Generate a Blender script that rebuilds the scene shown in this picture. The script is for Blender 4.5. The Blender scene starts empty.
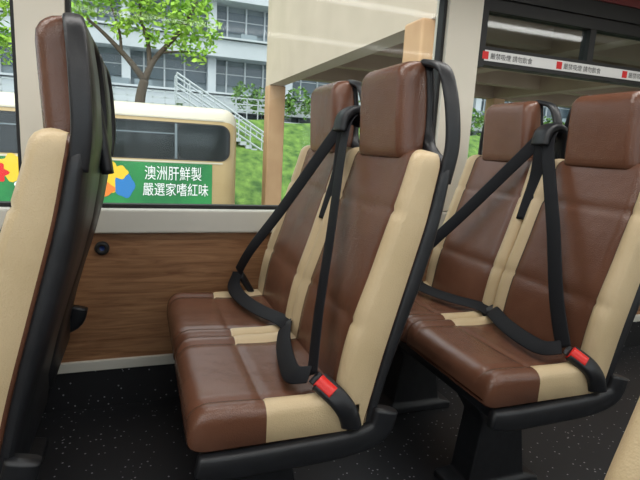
import bpy, bmesh, math, random
from mathutils import Vector, Matrix
random.seed(7)
H=0.98   # eye height above floor; geometry below is authored relative to eye height
sc=bpy.context.scene
sc.view_settings.view_transform='Standard'
sc.view_settings.look='None'
sc.view_settings.exposure=.36

# ------------------------------------------------------------ materials
def newmat(name,col,rough=.5,metal=0,spec=.5):
    m=bpy.data.materials.new(name); m.use_nodes=True
    b=m.node_tree.nodes['Principled BSDF']
    b.inputs['Base Color'].default_value=(*col,1); b.inputs['Roughness'].default_value=rough
    b.inputs['Metallic'].default_value=metal; b.inputs['Specular IOR Level'].default_value=spec
    return m,m.node_tree,b
def noisy(name,col,col2,scale=8,rough=.5,bump=0,bscale=200,metal=0,detail=4,spec=.5,stretch=(1,1,1),rvar=0):
    m,nt,b=newmat(name,col,rough,metal,spec); N=nt.nodes; L=nt.links
    tc=N.new('ShaderNodeTexCoord'); mp=N.new('ShaderNodeMapping'); mp.inputs['Scale'].default_value=stretch
    L.new(tc.outputs['Object'],mp.inputs[0])
    n=N.new('ShaderNodeTexNoise'); n.inputs['Scale'].default_value=scale; n.inputs['Detail'].default_value=detail
    L.new(mp.outputs[0],n.inputs[0])
    r=N.new('ShaderNodeValToRGB'); r.color_ramp.elements[0].position=.3; r.color_ramp.elements[1].position=.7
    r.color_ramp.elements[0].color=(*col,1); r.color_ramp.elements[1].color=(*col2,1)
    L.new(n.outputs[0],r.inputs[0]); L.new(r.outputs[0],b.inputs['Base Color'])
    if bump:
        n2=N.new('ShaderNodeTexVoronoi'); n2.inputs['Scale'].default_value=bscale
        L.new(tc.outputs['Object'],n2.inputs[0])
        bp=N.new('ShaderNodeBump'); bp.inputs['Strength'].default_value=bump; bp.inputs['Distance'].default_value=.002
        n3=N.new('ShaderNodeTexNoise'); n3.inputs['Scale'].default_value=9; n3.inputs['Detail'].default_value=2
        L.new(tc.outputs['Object'],n3.inputs[0])
        bp2=N.new('ShaderNodeBump'); bp2.inputs['Strength'].default_value=.35; bp2.inputs['Distance'].default_value=.012
        L.new(n3.outputs[0],bp2.inputs['Height']); L.new(bp2.outputs[0],bp.inputs['Normal'])
        L.new(n2.outputs[0],bp.inputs['Height']); L.new(bp.outputs[0],b.inputs['Normal'])
    return m
M={}
M['brown']=noisy('brown_leather',(.128,.053,.030),(.168,.072,.042),6,.27,.25,330,spec=.6)
M['tan']=noisy('tan_leather',(.59,.45,.26),(.66,.51,.31),6,.38,.25,330)
M['stitch']=newmat('seam_thread',(.07,.035,.022),.7)[0]
M['black']=noisy('black_plastic',(.009,.010,.012),(.014,.015,.018),30,.42,.12,500)
M['belt']=newmat('belt_webbing',(.006,.006,.008),.65,0,.25)[0]
M['red']=newmat('buckle_red',(.75,.02,.015),.35)[0]
M['metal']=newmat('steel',(.6,.6,.6),.3,1)[0]
M['rail']=noisy('cream_rail',(.66,.65,.58),(.71,.70,.63),5,.45)
M['cream']=noisy('cream_pillar',(.70,.66,.55),(.76,.71,.6),4,.5)
M['white']=noisy('ceiling_white',(.70,.69,.66),(.75,.74,.71),4,.6)
M['maroon']=newmat('maroon_panel',(.16,.02,.02),.4)[0]
M['gasket']=newmat('rubber_gasket',(.012,.012,.012),.6)[0]
M['tape']=newmat('white_tape',(.8,.8,.78),.5)[0]
M['txtblack']=newmat('ink_black',(.02,.02,.02),.6)[0]
M['txtred']=newmat('ink_red',(.7,.02,.02),.6)[0]
M['txtwhite']=newmat('ink_white',(.9,.92,.9),.6)[0]
M['blue']=newmat('blue_dot',(.02,.05,.2),.3)[0]
m,nt,b=newmat('wood_laminate',(.3,.15,.06),.4); N=nt.nodes;L=nt.links
tc=N.new('ShaderNodeTexCoord');mp=N.new('ShaderNodeMapping');mp.inputs['Scale'].default_value=(1.2,8,16)
L.new(tc.outputs['Object'],mp.inputs[0])
n=N.new('ShaderNodeTexNoise');n.inputs['Scale'].default_value=3.2;n.inputs['Detail'].default_value=10;n.inputs['Roughness'].default_value=.65;n.inputs['Distortion'].default_value=.8
L.new(mp.outputs[0],n.inputs[0])
r=N.new('ShaderNodeValToRGB');r.color_ramp.elements[0].position=.34;r.color_ramp.elements[1].position=.64
r.color_ramp.elements[0].color=(.20,.088,.038,1);r.color_ramp.elements[1].color=(.40,.215,.105,1)
L.new(n.outputs[0],r.inputs[0]);L.new(r.outputs[0],b.inputs['Base Color'])
M['wood']=m
m,nt,b=newmat('speckled_vinyl',(.02,.02,.022),.5); N=nt.nodes;L=nt.links
tc=N.new('ShaderNodeTexCoord')
v=N.new('ShaderNodeTexVoronoi');v.inputs['Scale'].default_value=46;L.new(tc.outputs['Object'],v.inputs[0])
r=N.new('ShaderNodeValToRGB');r.color_ramp.interpolation='CONSTANT'
r.color_ramp.elements[0].color=(.36,.36,.38,1);r.color_ramp.elements[1].position=.13;r.color_ramp.elements[1].color=(.013,.014,.017,1)
L.new(v.outputs['Distance'],r.inputs[0]);L.new(r.outputs[0],b.inputs['Base Color'])
M['floor']=m
def glassmat(name,tint,gl):
    m=bpy.data.materials.new(name);m.use_nodes=True;nt=m.node_tree;N=nt.nodes;L=nt.links;N.clear()
    o=N.new('ShaderNodeOutputMaterial');mx=N.new('ShaderNodeMixShader');t=N.new('ShaderNodeBsdfTransparent');g=N.new('ShaderNodeBsdfGlossy')
    t.inputs[0].default_value=(*tint,1);g.inputs['Roughness'].default_value=.05;mx.inputs[0].default_value=gl
    L.new(t.outputs[0],mx.inputs[1]);L.new(g.outputs[0],mx.inputs[2]);L.new(mx.outputs[0],o.inputs[0]);return m
M['glass']=glassmat('window_glass',(.95,.97,.96),.008)
M['tint']=glassmat('tinted_glass',(.62,.66,.64),.03)
M['busglass']=newmat('dark_bus_glass',(.015,.02,.022),.08)[0]
M['busframe']=newmat('bus_window_surround',(.012,.013,.014),.3)[0]
M['buscream']=noisy('bus_cream',(.62,.58,.46),(.66,.62,.5),2,.35)
M['bustan']=noisy('bus_gold',(.50,.36,.17),(.54,.40,.2),2,.35)
M['adgreen']=noisy('ad_green',(.015,.16,.05),(.03,.28,.07),1.5,.4)
M['yellow']=newmat('ad_yellow',(.85,.55,.03),.5)[0]
M['orange']=newmat('ad_orange',(.8,.22,.03),.5)[0]
M['adblue']=newmat('ad_blue',(.03,.2,.5),.5)[0]
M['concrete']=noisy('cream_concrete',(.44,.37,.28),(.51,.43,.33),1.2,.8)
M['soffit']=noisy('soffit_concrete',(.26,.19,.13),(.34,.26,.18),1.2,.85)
M['column']=noisy('tan_column',(.42,.25,.13),(.50,.32,.17),2,.7)
M['asphalt']=noisy('asphalt',(.1,.1,.1),(.14,.14,.14),6,.9)
M['grass']=noisy('grass_slope',(.03,.085,.015),(.16,.28,.05),2.5,.9,detail=12)
M['bark']=noisy('tree_bark',(.045,.035,.025),(.10,.075,.05),20,.9)
M['leaf']=noisy('tree_leaf',(.13,.33,.02),(.38,.60,.07),2,.7)
M['leafdark']=noisy('shrub_leaf',(.04,.12,.015),(.14,.28,.04),2,.7)
M['bwhite']=noisy('building_white',(.40,.44,.46),(.48,.52,.54),.5,.8)
M['bgrey']=noisy('building_grey',(.14,.18,.20),(.22,.27,.29),.6,.6)
M['bwin']=newmat('building_window',(.06,.09,.11),.2)[0]
m=bpy.data.materials.new('led_diffuser');m.use_nodes=True
b=m.node_tree.nodes['Principled BSDF'];b.inputs['Emission Color'].default_value=(1,.96,.9,1);b.inputs['Emission Strength'].default_value=.7  # glow for the unseen strips added under the ceiling
M['led']=m

# ------------------------------------------------------------ helpers
OFF=Vector((0,0,H))
def empty(name,loc):
    e=bpy.data.objects.new(name,None); e.location=Vector(loc)+OFF; sc.collection.objects.link(e); e.empty_display_size=.1; return e
def mk(name,V,F,mats,mi=None,parent=None,smooth=True,bevel=0,autos=None):
    base=Vector(parent.location) if parent else Vector((0,0,0))
    if not parent:
        c=Vector((0,0,0))
        for v in V:c+=Vector(v)
        c/=len(V); base=c+OFF
    me=bpy.data.meshes.new(name)
    me.from_pydata([Vector(v)+OFF-base for v in V],[],F)
    for mm in mats: me.materials.append(M[mm])
    if mi: me.polygons.foreach_set('material_index',mi)
    me.polygons.foreach_set('use_smooth',[smooth]*len(F))
    bm=bmesh.new();bm.from_mesh(me);bmesh.ops.recalc_face_normals(bm,faces=bm.faces);bm.to_mesh(me);bm.free()
    o=bpy.data.objects.new(name,me);sc.collection.objects.link(o)
    if parent:o.parent=parent
    else:o.location=base
    if bevel:
        md=o.modifiers.new('b','BEVEL');md.width=bevel;md.segments=3;md.limit_method='ANGLE'
    return o
BF=[(0,1,2,3),(4,7,6,5),(0,4,5,1),(1,5,6,2),(2,6,7,3),(3,7,4,0)]
def boxes(name,lst,mats,parent=None,bevel=0):
    V=[];F=[];I=[]
    for q in lst:
        x0,x1,y0,y1,z0,z1=q[:6];k=q[6] if len(q)>6 else 0
        n=len(V);V+=[(x0,y0,z0),(x1,y0,z0),(x1,y1,z0),(x0,y1,z0),(x0,y0,z1),(x1,y0,z1),(x1,y1,z1),(x0,y1,z1)]
        F+=[tuple(i+n for i in f) for f in BF];I+=[k]*6
    return mk(name,V,F,mats,I,parent,False,bevel)
def cr(P,n=8):
    P=[Vector(p) for p in P];Q=[P[0]]+P+[P[-1]];out=[]
    for i in range(1,len(Q)-2):
        a,b,c,d=Q[i-1:i+3]
        for j in range(n):
            t=j/n
            out.append(.5*((2*b)+(c-a)*t+(2*a-5*b+4*c-d)*t*t+(3*b-3*c+d-a)*t**3))
    out.append(P[-1]);return out
def tube(path,a,b,N,n=12,e=1.0,sub=8,mapf=None,taper=None):
    P=cr(path,sub) if sub>1 else [Vector(p) for p in path]
    V=[];F=[]
    N=Vector(N)
    for i,p in enumerate(P):
        T=(P[min(i+1,len(P)-1)]-P[max(i-1,0)]).normalized()
        S=T.cross(N).normalized();U=S.cross(T).normalized()
        k=taper(i/(len(P)-1)) if taper else 1
        for j in range(n):
            t=2*math.pi*j/n;c,s=math.cos(t),math.sin(t)
            V.append(p+S*(a*k*math.copysign(abs(c)**e,c))+U*(b*k*math.copysign(abs(s)**e,s)))
    for i in range(len(P)-1):
        for j in range(n):
            F.append((i*n+j,i*n+(j+1)%n,(i+1)*n+(j+1)%n,(i+1)*n+j))
    F.append(tuple(range(n)));F.append(tuple(range(len(V)-n,len(V))))
    if mapf:V=[mapf(v) for v in V]
    return V,F
SB=.75
HS=[0,.2,.4,.6,SB-.04,SB-.008,SB+.008,SB+.04,.83,.87,.91,.95,.98,.99,1]
SS=[-s for s in HS[::-1]]+HS[1:]
def loft(name,st,yc,mats,matfn,parent,mapf,seam=.005):
    V=[];F=[];I=[]
    n=len(SS)+5
    for (px,pz,ux,uz,w,t,r,bol) in st:
        loop=[]
        for s in SS:
            u=s*w;d=abs(u)-(w-r);drop=0
            if d>0: drop=r-math.sqrt(max(r*r-d*d,0))
            a=abs(s)
            bb=bol*min(max((a-SB)/.10,0),1)
            h=t-drop+bb
            if abs(a-SB)<.009:h-=seam
            if a<SB: h-=bol*.35*(1-(a/SB)**2)
            loop.append((u,max(h,.004)))
        e=min(.008,t*.3)
        loop+=[(w,e),(.96*w,0),(0,0),(-.96*w,0),(-w,e)]
        for u,h in loop:V.append(mapf((px+ux*h,yc+u,pz+uz*h)))
    for i in range(len(st)-1):
        for j in range(n):
            F.append((i*n+j,i*n+(j+1)%n,(i+1)*n+(j+1)%n,(i+1)*n+j))
            if j<len(SS)-1: am=abs(SS[j]+SS[j+1])/2
            else: am=1 if j in (len(SS)-1,n-1) else .5
            I.append(matfn(i,am))
    F.append(tuple(range(n)));I.append(matfn(0,0));F.append(tuple(range(len(V)-n,len(V))));I.append(matfn(len(st)-2,0))
    return mk(name,V,F,mats,I,parent,True)
def interp(x,tab):
    for (a,b),(c,d) in zip(tab,tab[1:]):
        if x<=c: return b+(d-b)*max(0,(x-a))/(c-a)
    return tab[-1][1]
def sm(x): x=min(max(x,0),1);return x*x*(3-2*x)

REAR=[(-.62,.465),(-.575,.475),(-.45,.503),(-.3,.543),(-.15,.583),(0,.612),(.1,.614),(.22,.600)]
REAR_=lambda z:interp(z,REAR)
def rearS(z):return (REAR_(z-.03)+REAR_(z)+REAR_(z+.03))/3

def seat_pair(xo,mirror=False,ysum=1.275):
    ym=(lambda y:ysum-y) if mirror else (lambda y:y)
    mp=lambda v:(v[0]+xo,ym(v[1]),v[2])
    P=empty('bus_double_seat',(xo+.3,ym(1.335),-H))
    for nm,yc,hc,W in (('aisle',1.125,1.135,.210),('window',1.55,1.55,.212)):
        CB=-.618
        st=[];xf=.082;R=.045
        for a in (0,10,22,36,50,64,78,90):
            a=math.radians(a);s=math.sin(a)
            st.append((xf+R-R*math.cos(a),CB+.016*(1-s),0,1,W-.022*(1-s)**1.5,.088-R*(1-s)-.016*(1-s),.028,.006*s))
        nf=len(st)
        xs=[.15,.175,.2,.215,.235,.241,.247,.27,.30,.33,.36,.39,.42,.45]
        for x in xs:
            t=.088-.010*sm((x-.13)/.2)+.006*sm((x-.33)/.1)
            if x==.241:t-=.004
            st.append((x,CB,0,1,W,t,.028,.006+.006*sm((x-.2)/.1)))
        st.append((.475,CB,0,1,W-.008,.07,.028,.01))
        k0=nf+xs.index(.241)
        def cm(i,a,k0=k0):
            if abs(a-SB)<.004 and i>=k0:return 2
            return 1 if (a>SB and i>=k0) else 0
        loft('cushion_'+nm,st,yc,['brown','tan','stitch'],cm,P,mp)
        st=[]
        DZ=-.020
        zs=[-.59,-.58,-.565,-.54,-.5,-.46,-.42,-.385,-.375,-.365,-.33,-.29,-.25,-.2,-.15,-.135,-.125,-.115,-.09,-.06,-.03,-.01,.002,.012,.018,.02]
        for z in zs:
            k=1
            if z<-.54:k=sm((z+.60)/.06)*.5+.5
            top=max(0,(z+.02)/.04);top=min(top,1)
            rt=math.sqrt(1-top**2)
            w=(W-.004*sm((z+.15)/.15))*(1-.12*(1-rt))
            t=.068+.010*math.exp(-((z+.40)/.12)**2)-.014*sm((z+.2)/.2)
            t=t*k*(.45+.55*rt)
            if z in (-.375,-.125): t-=.004
            st.append((rearS(z+DZ),z+DZ,-.957,.29,w,t,min(.032,t*.9),.014*rt*sm((z+.6)/.1)))
        loft('backrest_'+nm,st,yc,['brown','tan','stitch'],lambda i,a:2 if abs(a-SB)<.004 else (1 if a>SB else 0),P,mp)
        st=[]
        for z in (-.016,-.012,-.004,.012,.035,.07,.105,.135,.155,.173,.186,.194,.199,.202):
            b=min(1,(z+.020)/.02);tp=max(0,(z-.162)/.04)
            rt=math.sqrt(max(0,1-min(tp,1)**2))
            kb=math.sqrt(max(0,1-(1-b)**2))
            t=(.060+.008*math.sin((z)/.2*math.pi))*(.35+.65*rt)*(.7+.3*kb)
            w=(.128-.006*z/.2)*(1-.1*(1-rt))*(.95+.05*kb)
            st.append((rearS(z),z,-.995,.08,w,t,min(.032,t*.8),0))
        loft('headrest_'+nm,st,hc,['brown'],lambda i,a:0,P,mp,seam=.0)
        st=[]
        for z in (-.66,-.655,-.64,-.6,-.5,-.4,-.3,-.2,-.12,-.06,-.03,-.012,.004,.02,.05,.08,.12,.16,.178,.19,.198,.202):
            w=interp(z,[(-.66,W-.024),(-.64,W),(-.04,W+.003),(-.015,W-.008),(.004,.155),(.03,.118),(.15,.114),(.19,.110),(.202,.095)])
            t=.024 if z<.18 else .024-.012*(z-.18)/.022
            if z<-.64:t=.02
            bul=.014*math.exp(-((z+.25)/.2)**2)
            rx=rearS(max(z,-.6))+.020+bul
            st.append((rx,z,-.97,.24,w,t+bul,.018,0))
        loft('shell_'+nm,st,yc,['black'],lambda i,a:0,P,mp,seam=0)
        VV=[];FF=[]
        for sg in (-1,1):
            pts=[(.617,yc+sg*(W-.012),-.06),(.625,yc+sg*(W-.006),.01),(.624,yc+sg*(W-.010),.07),(.620,yc+sg*.184,.135),(.614,yc+sg*.158,.183),(.606,yc+sg*.10,.201)]
            V,F=tube(pts,.008,.017,(1,0,0),12,.7,6,mp)
            n=len(VV);VV+=V;FF+=[tuple(i+n for i in f) for f in F]
        mk('grab_loop_'+nm,VV,FF,['black'],None,P,True)
    VV=[];FF=[]
    def add(V,F):
        n=len(VV);VV.extend(V);FF.extend([tuple(i+n for i in f) for f in F])
    for y in (.915,1.773):
        add(*tube([(.10,y,-.640),(.16,y,-.647),(.30,y,-.645),(.42,y,-.64),(.495,y,-.62),(.515,y,-.57)],.018,.03,(0,0,1),12,.6,6,mp,lambda t:.75+.25*min(1,t*6)))
    mk('side_valance',VV,FF,['black'],None,P,True)
    def bx(q):
        x0,x1,y0,y1,z0,z1=q;ya,yb=sorted((ym(y0),ym(y1)));return (x0+xo,x1+xo,ya,yb,z0,z1)
    boxes('seat_pan',[bx((.11,.48,.925,1.76,-.655,-.614))],['black'],P,.01)
    for i,(ya,yb) in enumerate(((1.05,1.17),(1.52,1.64))):
        V=[];F=[]
        secs=[(-.98,.13,.43,0),(-.955,.13,.43,0),(-.94,.18,.38,.012),(-.75,.205,.345,.012),(-.655,.15,.42,.0)]
        for z,x0,x1,ins in secs:
            V+=[mp((x0,ya+ins,z)),mp((x1,ya+ins,z)),mp((x1,yb-ins,z)),mp((x0,yb-ins,z))]
        for s in range(len(secs)-1):
            for j in range(4):F.append((s*4+j,s*4+(j+1)%4,s*4+4+(j+1)%4,s*4+4+j))
        F+= [(0,1,2,3),tuple(range(len(V)-4,len(V)))]
        mk('pedestal_%d'%(i+1),V,F,['black'],None,P,False,.006)
    boxes('cross_beam',[bx((.22,.33,.95,1.80,-.705,-.65))],['black'],P,.006)
    VV=[];FF=[]
    w,t=.0235,.0013
    add(*tube([(.592,1.325,.085),(.556,1.318,.083),(.526,1.29,.02),(.45,1.15,-.2),(.39,1.045,-.38),(.352,.962,-.492)],w,t,(-.9,-.05,.3),8,.4,10,mp))
    add(*tube([(.597,1.345,.085),(.556,1.35,.083),(.523,1.39,.02),(.435,1.56,-.2),(.362,1.68,-.36),(.328,1.735,-.455)],w,t,(-.9,-.45,.3),8,.4,10,mp))
    add(*tube([(.328,1.735,-.455),(.308,1.70,-.497),(.318,1.60,-.512),(.35,1.47,-.512),(.39,1.36,-.508),(.41,1.325,-.525)],w,t,(-.4,-.2,1),8,.4,10,mp))
    add(*tube([(.405,1.33,-.52),(.383,1.29,-.502),(.35,1.19,-.508),(.328,1.08,-.510),(.320,1.00,-.505),(.346,.962,-.49)],w,t,(-.7,-.1,.8),8,.4,10,mp))
    add(*tube([(.597,1.335,.095),(.558,1.335,.092),(.536,1.335,.035),(.528,1.335,-.065),(.493,1.335,-.2)],w,t,(-1,-.2,.3),8,.4,8,mp))
    mk('belt_webbing',VV,FF,['belt'],None,P,True)
    VV=[];FF=[]
    add(*tube([(.640,1.335,-.09),(.625,1.335,.02),(.612,1.335,.085),(.577,1.335,.110),(.541,1.335,.092),(.531,1.335,.050)],.036,.014,(0,0,1),12,.6,6,mp))
    add(*tube([(.430,.906,-.595),(.418,.906,-.56),(.395,.914,-.528),(.362,.945,-.500)],.023,.013,(-.5,-.3,.8),12,.6,6,mp))
    add(*tube([(.40,1.74,-.57),(.378,1.745,-.53),(.338,1.74,-.465)],.024,.012,(-.8,0,.6),12,.6,6,mp))
    add(*tube([(.445,1.338,-.56),(.425,1.338,-.535),(.40,1.333,-.512)],.026,.011,(-.7,0,.7),12,.6,6,mp))
    mk('belt_guide_and_buckles',VV,FF,['black'],None,P,True)
    VV=[];FF=[]
    add(*tube([(.387,.9205,-.521),(.378,.929,-.5135),(.366,.941,-.5035),(.361,.946,-.499)],.0165,.0165,(-.5,-.3,.8),12,.6,4,mp))
    mk('buckle_button',VV,FF,['red'],None,P,True)
    VV=[];FF=[]
    add(*tube([(.362,.945,-.500),(.353,.955,-.492)],.016,.002,(-.6,0,.8),8,.5,1,mp))
    mk('buckle_tongue',VV,FF,['black'],None,P,True)
    return P
for xo in (0,.715,-.715): seat_pair(xo)
seat_pair(.05,True,.915+.372)

# ------------------------------------------------------------ bus interior shell
X0,X1=-2.4,3.3
YW=1.85;YN=-.575
boxes('floor',[(X0,X1,YN-.1,YW+.1,-.98-.06,-.98)],['floor'])
boxes('ceiling',[(X0,X1,YN-.1,YW+.1,.80,.88)],['white'])
def side(name,y,s,pill):
    a=lambda y0,y1:tuple(sorted((y+s*y0,y+s*y1)))
    boxes('wall_'+name,[(X0,X1,*a(.012,.1),-.98,-.245,0),(X0,X1,*a(.0,.012),-.80,-.33,1),
        (X0,X1,*a(.012,.1),.65,.80,0)]+[(p0,p1,*a(.0,.1),-.24,.65,0) for p0,p1 in pill],['cream','wood'])
    boxes('trim_skirt_'+name,[(X0,X1,*a(-.014,.012),-.834,-.797,0)],['rail'],None,.003)
    boxes('trim_cove_'+name,[(X0,X1,*a(-.006,.012),-.98,-.834,0)],['floor'])
    boxes('trim_sill_'+name,[(X0,X1,*a(-.022,.04),-.33,-.245,0)],['rail'],None,.008)
    boxes('trim_header_'+name,[(X0,X1,*a(-.02,.012),.715,.80,0),(X0,X1,*a(-.01,.012),.65,.715,1)],['maroon','gasket'])
side('window_side',YW,1,[(X0,X0+.1),(-.36,-.22),(1.18,1.34),(X1-.1,X1)])
side('near_side',YN,-1,[(X0,X0+.1),(-.36,-.22),(1.18,1.34),(X1-.1,X1)])
boxes('wall_front',[(X0-.08,X0,YN-.1,YW+.1,-.98,.88)],['cream'])
boxes('wall_rear',[(X1,X1+.08,YN-.1,YW+.1,-.98,.88)],['cream'])
def window(name,y,s,x0,x1,vent=False):
    a=lambda y0,y1:tuple(sorted((y+s*y0,y+s*y1)))
    P=empty(name,((x0+x1)/2,y,-.24))
    g=.014
    L=[(x0,x1,*a(.02,.06),-.246,-.232,0),(x0,x1,*a(.02,.06),.635,.652,0),(x0,x0+g,*a(.02,.06),-.24,.65,0),(x1-g,x1,*a(.02,.06),-.24,.65,0)]
    if vent:
        L+=[(x0,x1,*a(.005,.06),.385,.46,0),(x0,x0+.03,*a(.0,.06),.375,.65,0),(x0,x1,*a(.005,.06),.60,.652,0)]
        xx=x0+.60
        while xx<x1: L.append((xx,xx+.035,*a(.01,.06),.46,.62,0)); xx+=.62
    boxes('frame',L,['gasket'],P)
    boxes('pane',[(x0+.01,x1-.01,*a(.042,.046),-.235,.39 if vent else .64,0)],['glass'],P)
    if vent: boxes('vent_pane',[(x0+.02,x1-.01,*a(.03,.034),.455,.605,0)],['tint'],P)
    return P
window('window_1',YW,1,-.22,1.18)
w2=window('window_2',YW,1,1.34,X1-.1,True)
window('window_3',YW,1,X0+.1,-.36)
window('window_4',YN,-1,-.22,1.18)
window('window_5',YN,-1,1.34,X1-.1,True)
window('window_6',YN,-1,X0+.1,-.36)
def text(name,s,x,y,z,size,mat,parent,sx=1,bold=0):
    c=bpy.data.curves.new(name,'FONT');c.body=s;c.size=size;c.offset=bold
    c.materials.append(M[mat])
    o=bpy.data.objects.new(name,c);sc.collection.objects.link(o)
    o.parent=parent
    o.location=Vector((x,y,z))+OFF-parent.location;o.rotation_euler=(math.pi/2,0,0);o.scale=(sx,1,1);return o
boxes('warning_tape',[(1.345,X1-.1,YW+.001,YW+.004,.402,.445,0)],['tape'],w2)
xx=1.40
for k in range(4):
    text('tape_text','嚴禁吸煙 請勿飲食',xx,YW,.413,.027,'txtblack',w2,1.0,0)
    boxes('tape_mark',[(xx-.040,xx-.010,YW-.0005,YW+.001,.408,.439,0)],['txtred'],w2)
    xx+=.40
def disc(x,y,z,r,d,n=24):
    V=[];F=[]
    for rr,yy in ((r,y),(r,y-d*.6),(r*.8,y-d),(r*.45,y-d),(r*.35,y-d*.6)):
        for j in range(n):
            t=2*math.pi*j/n;V.append((x+rr*math.cos(t),yy,z+rr*math.sin(t)))
    for i in range(4):
        for j in range(n):F.append((i*n+j,i*n+(j+1)%n,(i+1)*n+(j+1)%n,(i+1)*n+j))
    F.append(tuple(range(4*n,5*n)));F.append(tuple(range(n)))
    return V,F
V,F=disc(-.128,YW,-.384,.024,.014)
mk('panel_clip',V,F,['gasket','blue'],[0]*(len(F)-2)+[1,0],None,True)
for yy in (.1,1.1):  # unseen ceiling strips and lamps, added to brighten the interior
    P=boxes('ceiling_light',[(X0+.3,X1-.3,yy,yy+.08,.785,.80)],['led'],None,.004)
    l=bpy.data.lights.new('lamp','AREA');l.shape='RECTANGLE';l.size=4.5;l.size_y=.1;l.energy=17;l.color=(1,.98,.95)
    o=bpy.data.objects.new('led_lamp',l);sc.collection.objects.link(o);o.location=Vector((.45,yy+.04,.775))+OFF  # added fill light just below each strip

# ------------------------------------------------------------ exterior
boxes('ground',[(-60,60,2.2,80,-4.5,-4.4),(-60,60,-60,-1,-4.5,-4.4)],['asphalt'])
V=[];F=[]
nx,ny=110,20
for j in range(ny+1):
    for i in range(nx+1):
        x=-30+i*.66;y=18.8+j*.42;t=j/ny
        V.append((x,y,-4.4+(5.7*t**.8)+random.uniform(-.07,.07)))
for j in range(ny):
    for i in range(nx):
        a=j*(nx+1)+i;F.append((a,a+1,a+nx+2,a+nx+1))
mk('grass_bank',V,F,['grass'],None,None,True)
boxes('terrace',[(-30,42,27.25,29.3,-4.4,1.3)],['bwhite'])
B=empty('double_decker_bus',(-3.6,12.7,-4.4))
bx0,bx1,by0,by1=-9.5,2.12,11.5,14.0
def prism(name,prof,x0,x1,rx,mats,mfn,parent):
    cy=sum(p[0] for p in prof)/len(prof);V=[];F=[];I=[]
    st=[(x0+rx*(1-math.cos(math.radians(a))),rx*(1-math.sin(math.radians(a)))) for a in (0,20,40,65,90)]
    st+=[(x1-(x-x0),d) for x,d in st[::-1]]
    n=len(prof);zt=max(p[1] for p in prof)
    for x,d in st:
        for y,z in prof:
            yy=y+(d if y<cy else -d)
            zz=z-(d*.6 if z>zt-.4 else 0)
            V.append((x,yy,zz))
    for i in range(len(st)-1):
        for j in range(n):
            F.append((i*n+j,i*n+(j+1)%n,(i+1)*n+(j+1)%n,(i+1)*n+j));I.append(mfn(j))
    F.append(tuple(range(n)));F.append(tuple(range(len(V)-n,len(V))));I+=[1,1]
    return mk(name,V,F,mats,I,parent,True)
prof=[(by0,-4.05),(by0,-.42),(by0,.45),(by0+.05,.6),(by0+.16,.70),(by0+.4,.76),(by1-.4,.76),(by1-.16,.70),(by1-.05,.6),(by1,.45),(by1,-.42),(by1,-4.05)]
prism('body',prof,bx0,bx1,.35,['buscream','bustan'],lambda j:1 if j in (0,9,10,11,1) else 0,B)
def rrect(x0,x1,z0,z1,y,r,n=6):
    P=[]
    for cx,cz,a0 in ((x1-r,z1-r,0),(x0+r,z1-r,90),(x0+r,z0+r,180),(x1-r,z0+r,270)):
        for k in range(n+1):
            t=math.radians(a0+90*k/n);P.append((cx+r*math.cos(t),y,cz+r*math.sin(t)))
    return P
V=[];F=[]
for z0,z1 in ((-.43,.38),(-3.0,-2.15)):
    P=rrect(-9.1,1.92,z0,z1,by0-.006,.22);n=len(V);V+=P;F.append(tuple(range(n,n+len(P))))
mk('window_band',V,F,['busframe'],None,B,False)
V=[];F=[]
for (a,b_) in ((-9.0,-6.2),(-6.15,-4.1),(-4.05,-2.0),(-1.95,-.62),(-.58,.72),(.76,1.88)):
    for z0,z1 in ((-.40,.35),(-2.97,-2.18)):
        P=rrect(a,b_,z0,z1,by0-.012,.1 if b_<1.8 else .2);n=len(V)
        V+=P;F.append(tuple(range(n,n+len(P))))
mk('side_windows',V,F,['busglass'],None,B,False)
L=[(x,x+.05,by0-.02,by0-.008,-.40,.35) for x in (-6.2,-4.1,-2.0,-.625,.715)]
L+=[(x0,x1,by0-.018,by0-.008,.12,.145) for x0,x1 in ((-4.05,-2.0),(-1.95,-.62),(-.58,.72))]
boxes('window_mullions',L,['bgrey'],B)
# seat backs silhouetted behind the dark glass are drawn by slim grab poles
boxes('roof_gutter',[(bx0+.4,bx1-.36,by0-.02,by0+.02,.46,.49),(bx0+.4,bx1-.36,by0-.015,by0+.02,-.49,-.46)],['buscream'],B)
boxes('advert_panel',[(-.95,1.53,by0-.012,by0+.01,-1.75,-.50,0),(-3.6,-2.0,by0-.012,by0+.01,-1.75,-.50,0)],['adgreen'],B)
def blob(name,pts,y,mat):
    V=[(p[0],y,p[1]) for p in pts];return mk(name,V,[tuple(range(len(V)))],[mat],None,B,False)
def circ(cx,cz,rx,rz,n=20,w=0,k=5):
    return [(cx+rx*(1+w*math.cos(k*t))*math.cos(t),cz+rz*(1+w*math.cos(k*t))*math.sin(t)) for t in [2*math.pi*i/n for i in range(n)]]
blob('advert_fruit_1',circ(-.70,-.85,.32,.34,40,.1,6),by0-.016,'yellow')
blob('advert_fruit_2',circ(-.32,-1.02,.2,.26,30,.08,5),by0-.018,'adblue')
blob('advert_fruit_3',circ(-.42,-.74,.17,.14,30,.1,5),by0-.02,'yellow')
blob('advert_fruit_4',circ(-.80,-1.1,.28,.16,30,.08,5),by0-.021,'orange')
blob('advert_fruit_5',circ(-2.35,-.72,.34,.26,40,.15,7),by0-.016,'yellow')
blob('advert_fruit_6',circ(-2.75,-.82,.26,.2,40,.15,7),by0-.018,'txtred')
blob('advert_fruit_7',circ(-2.1,-1.05,.26,.22,40,.12,6),by0-.019,'txtwhite')
text('advert_text_1','澳洲肝鮮製',.08,by0-.03,-.85,.33,'txtwhite',B,.74,0)
text('advert_text_2','嚴選家嗜紅味',.04,by0-.03,-1.20,.31,'txtwhite',B,.76,0)
VV=[];FF=[]
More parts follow.
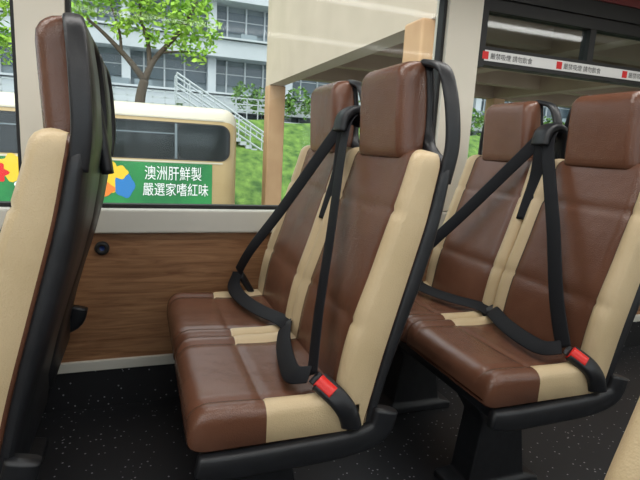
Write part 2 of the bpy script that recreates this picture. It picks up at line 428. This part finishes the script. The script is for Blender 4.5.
for wx in (-7.5,-.2):
    V,F=disc(wx,by0+.25,-3.9,.5,.28,28);n=len(VV);VV+=V;FF+=[tuple(i+n for i in f) for f in F]
mk('wheels',VV,FF,['gasket'],None,B,True)

def leafV(V,F,c,ls,asp):
    a=Vector((random.uniform(-1,1),random.uniform(-1,1),random.uniform(-.7,.7))).normalized()
    b_=a.cross(Vector((random.uniform(-1,1),random.uniform(-1,1),random.uniform(-1,1)))).normalized()
    s=ls*random.uniform(.6,1.2);n=len(V)
    V+=[c-a*s,c-b_*s*asp,c+a*s,c+b_*s*asp];F.append((n,n+1,n+2,n+3))
def tree(name,brs,clusters,count,ls):
    P=empty(name,brs[0][0][0]);P.location.z=H-4.4
    VV=[];FF=[]
    for pts,r0,r1 in brs:
        V,F=tube(pts,r0,r0,(0.1,1,.05),8,1,5,None,lambda t,r0=r0,r1=r1:1+(r1/r0-1)*t)
        n=len(VV);VV+=V;FF+=[tuple(i+n for i in f) for f in F]
    mk('trunk',VV,FF,['bark'],None,P,True)
    V=[];F=[]
    for (cx,cy,cz,r) in clusters:
        for k in range(int(count*r*r)):
            d=Vector((random.gauss(0,1),random.gauss(0,1),random.gauss(0,.75))).normalized()*r*(random.random()**.45)
            leafV(V,F,Vector((cx,cy,cz))+d,ls,.45)
    mk('leaves',V,F,['leaf'],None,P,False)
Y=16.8
tree('street_tree',[
 ([(-.1,Y,-4.4),(-.05,Y,-1),(0,Y,1.0),(.15,Y,1.75)],.2,.13),
 ([(.15,Y,1.75),(-.3,Y,2.3),(-.95,Y,2.95),(-1.5,Y,3.4)],.11,.03),
 ([(.15,Y,1.75),(.45,Y,2.4),(1.2,Y,3.3),(1.7,Y,4.2)],.11,.03),
 ([(.3,Y,2.1),(.25,Y,2.9),(.05,Y,3.6),(.1,Y,4.6)],.08,.03),
 ([(-.5,Y,2.5),(-.55,Y,3.1),(-.8,Y,3.9)],.05,.02),
 ([(.6,Y,2.6),(1.2,Y,2.7),(1.7,Y,2.75)],.04,.015),
],[(-1.7,Y,3.4,.55),(-1.1,Y,3.9,.6),(-.6,Y,3.2,.4),(-.3,Y,4.2,.7),(.4,Y,3.8,.6),(1.0,Y,3.6,.6),(1.5,Y,3.9,.7),(1.9,Y,3.3,.6),(1.6,Y,2.7,.5),(1.1,Y,3.0,.45),(-.1,Y,3.5,.5),(.1,Y,5.0,1.0),(-1.2,Y,4.9,.9),(1.3,Y,5.0,.9),(-2.0,Y,4.3,.6),(.35,Y,3.0,.35)],520,.11)
tree('street_tree',[([(-4.9,Y,-4.4),(-5.0,Y,0),(-4.8,Y,2.4)],.22,.1),([(-4.9,Y,1.2),(-4.3,Y,2.2),(-3.8,Y,3.0)],.1,.03)],
 [(-3.6,Y,2.4,.65),(-4.5,Y,3.0,.9),(-3.5,Y,3.4,.7),(-4.4,Y,4.2,1.0),(-4.3,Y,2.0,.5)],480,.12)
def hedge(name,cl,cnt,ls):
    V=[];F=[]
    for (cx,cy,cz,r) in cl:
        for k in range(int(cnt*r*r)):
            d=Vector((random.gauss(0,1),random.gauss(0,.6),random.gauss(0,.7))).normalized()*r*(random.random()**.3)
            d.y*=.7
            q=Vector((cx,cy,cz))+d;q.z=max(q.z,1.5)
            leafV(V,F,q,ls,.5)
    return mk(name,V,F,['leafdark'],None,None,False)
hedge('hedge_row',[(x,28.35,2.1+random.uniform(0,.5),.85) for x in [5.6+i*1.0 for i in range(26)]],220,.16)
BD=empty('office_building',(5,34,-4.4))
L=[(-30,40,31.0,38,-4.4,16,1)]
for k in range(5):
    z=2.2+k*3.0
    L.append((-30,40,29.6,31.2,z-.45,z+.45,0))
    L.append((-30,40,29.4,31.2,z+.5,z+.60,0))
    L.append((-30,40,30.9,31.05,z+1.15,z+2.25,2))
    L.append((-30,40,30.86,30.95,z+1.75,z+1.8,0))
    x=-29
    while x<40:
        L.append((x,x+.9,29.9,30.3,z+.62,z+.95,1)) if int(x*3)%4==0 else None
        x+=1.15
x=-28.5
while x<40:
    L.append((x,x+.45,30.2,31.2,-4.4,16,0))
    for q in (1.1,2.2,3.3):L.append((x+q,x+q+.09,30.8,31.0,-4.4,16,0))
    x+=4.6
boxes('facade',L,['bwhite','bgrey','bwin'],BD)
L=[]
for z in (1.75,2.05,2.35): L.append((-12,6.6,27.3,27.36,z,z+.05))
x=-12
while x<6.7: L.append((x,x+.05,27.3,27.36,1.3,2.4));x+=.6
boxes('white_railing',L,['bwhite'])
VV=[];FF=[]
def addr(p,q,r):
    V,F=tube([p,q],r,r,(0,1,.01),8,1,1);n=len(VV);VV.extend(V);FF.extend([tuple(i+n for i in f) for f in F])
for y in (24.4,25.6):
    for dz in (0,.45,.9): addr((1.6,y,2.1+dz),(6.2,y,-.6+dz),.045)
    for k in range(9):
        x=1.6+k*.575;z=2.1-k*.3375;addr((x,y,z-.3),(x,y,z+.9),.03)
for k in range(18):
    x=1.6+k*.27;z=1.85-k*.158
    n=len(VV);VV+=[(x,24.4,z-.18),(x+.3,24.4,z-.18),(x+.3,25.6,z-.18),(x,25.6,z-.18),(x,24.4,z),(x+.3,24.4,z),(x+.3,25.6,z),(x,25.6,z)];FF+=[tuple(i+n for i in f) for f in BF]
mk('outdoor_staircase',VV,FF,['bwhite'],None,None,False)
C=empty('concrete_canopy',(9,8,-4.4))
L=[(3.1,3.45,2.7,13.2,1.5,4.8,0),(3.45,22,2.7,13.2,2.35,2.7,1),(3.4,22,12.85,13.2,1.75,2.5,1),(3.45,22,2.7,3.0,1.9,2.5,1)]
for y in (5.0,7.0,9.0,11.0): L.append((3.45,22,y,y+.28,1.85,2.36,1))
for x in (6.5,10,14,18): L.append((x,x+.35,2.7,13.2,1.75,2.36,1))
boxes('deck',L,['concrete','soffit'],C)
L=[(3.08,3.52,12.75,13.2,-4.4,1.5),(2.98,3.42,5.2,5.62,-4.4,1.5)]
for x in (10,18): L+=[(x,x+.4,12.8,13.2,-4.4,1.8),(x,x+.4,5,5.4,-4.4,1.8)]
boxes('columns',L,['column'],C,.03)

# ------------------------------------------------------------ light
w=bpy.data.worlds.new('overcast');sc.world=w;w.use_nodes=True
N=w.node_tree.nodes;Lk=w.node_tree.links
bg=N['Background'];bg.inputs[1].default_value=2.0
tc=N.new('ShaderNodeTexCoord');sp=N.new('ShaderNodeSeparateXYZ');r=N.new('ShaderNodeValToRGB')
Lk.new(tc.outputs['Generated'],sp.inputs[0]);Lk.new(sp.outputs[2],r.inputs[0])
r.color_ramp.elements[0].color=(.74,.80,.86,1);r.color_ramp.elements[1].color=(.96,.98,1,1)
Lk.new(r.outputs[0],bg.inputs[0])
s=bpy.data.lights.new('sun','SUN');s.energy=1.3;s.angle=.5;s.color=(1,.97,.92)
o=bpy.data.objects.new('sun',s);sc.collection.objects.link(o);o.rotation_euler=(math.radians(42),0,math.radians(-35))

# ------------------------------------------------------------ camera
cd=bpy.data.cameras.new('camera');cam=bpy.data.objects.new('camera',cd);sc.collection.objects.link(cam);sc.camera=cam
f=497
cd.sensor_fit='HORIZONTAL';cd.sensor_width=36;cd.lens=36*f/640;cd.clip_start=.02;cd.clip_end=300
Yc=Vector((-180,102,-f)).normalized()
Xc=Vector((1380,15,-f));Xc=(Xc-Yc*Xc.dot(Yc)).normalized()
Zc=Xc.cross(Yc)
R=Matrix((Xc,Yc,Zc))
cam.matrix_world=Matrix.Translation(OFF)@R.to_4x4()
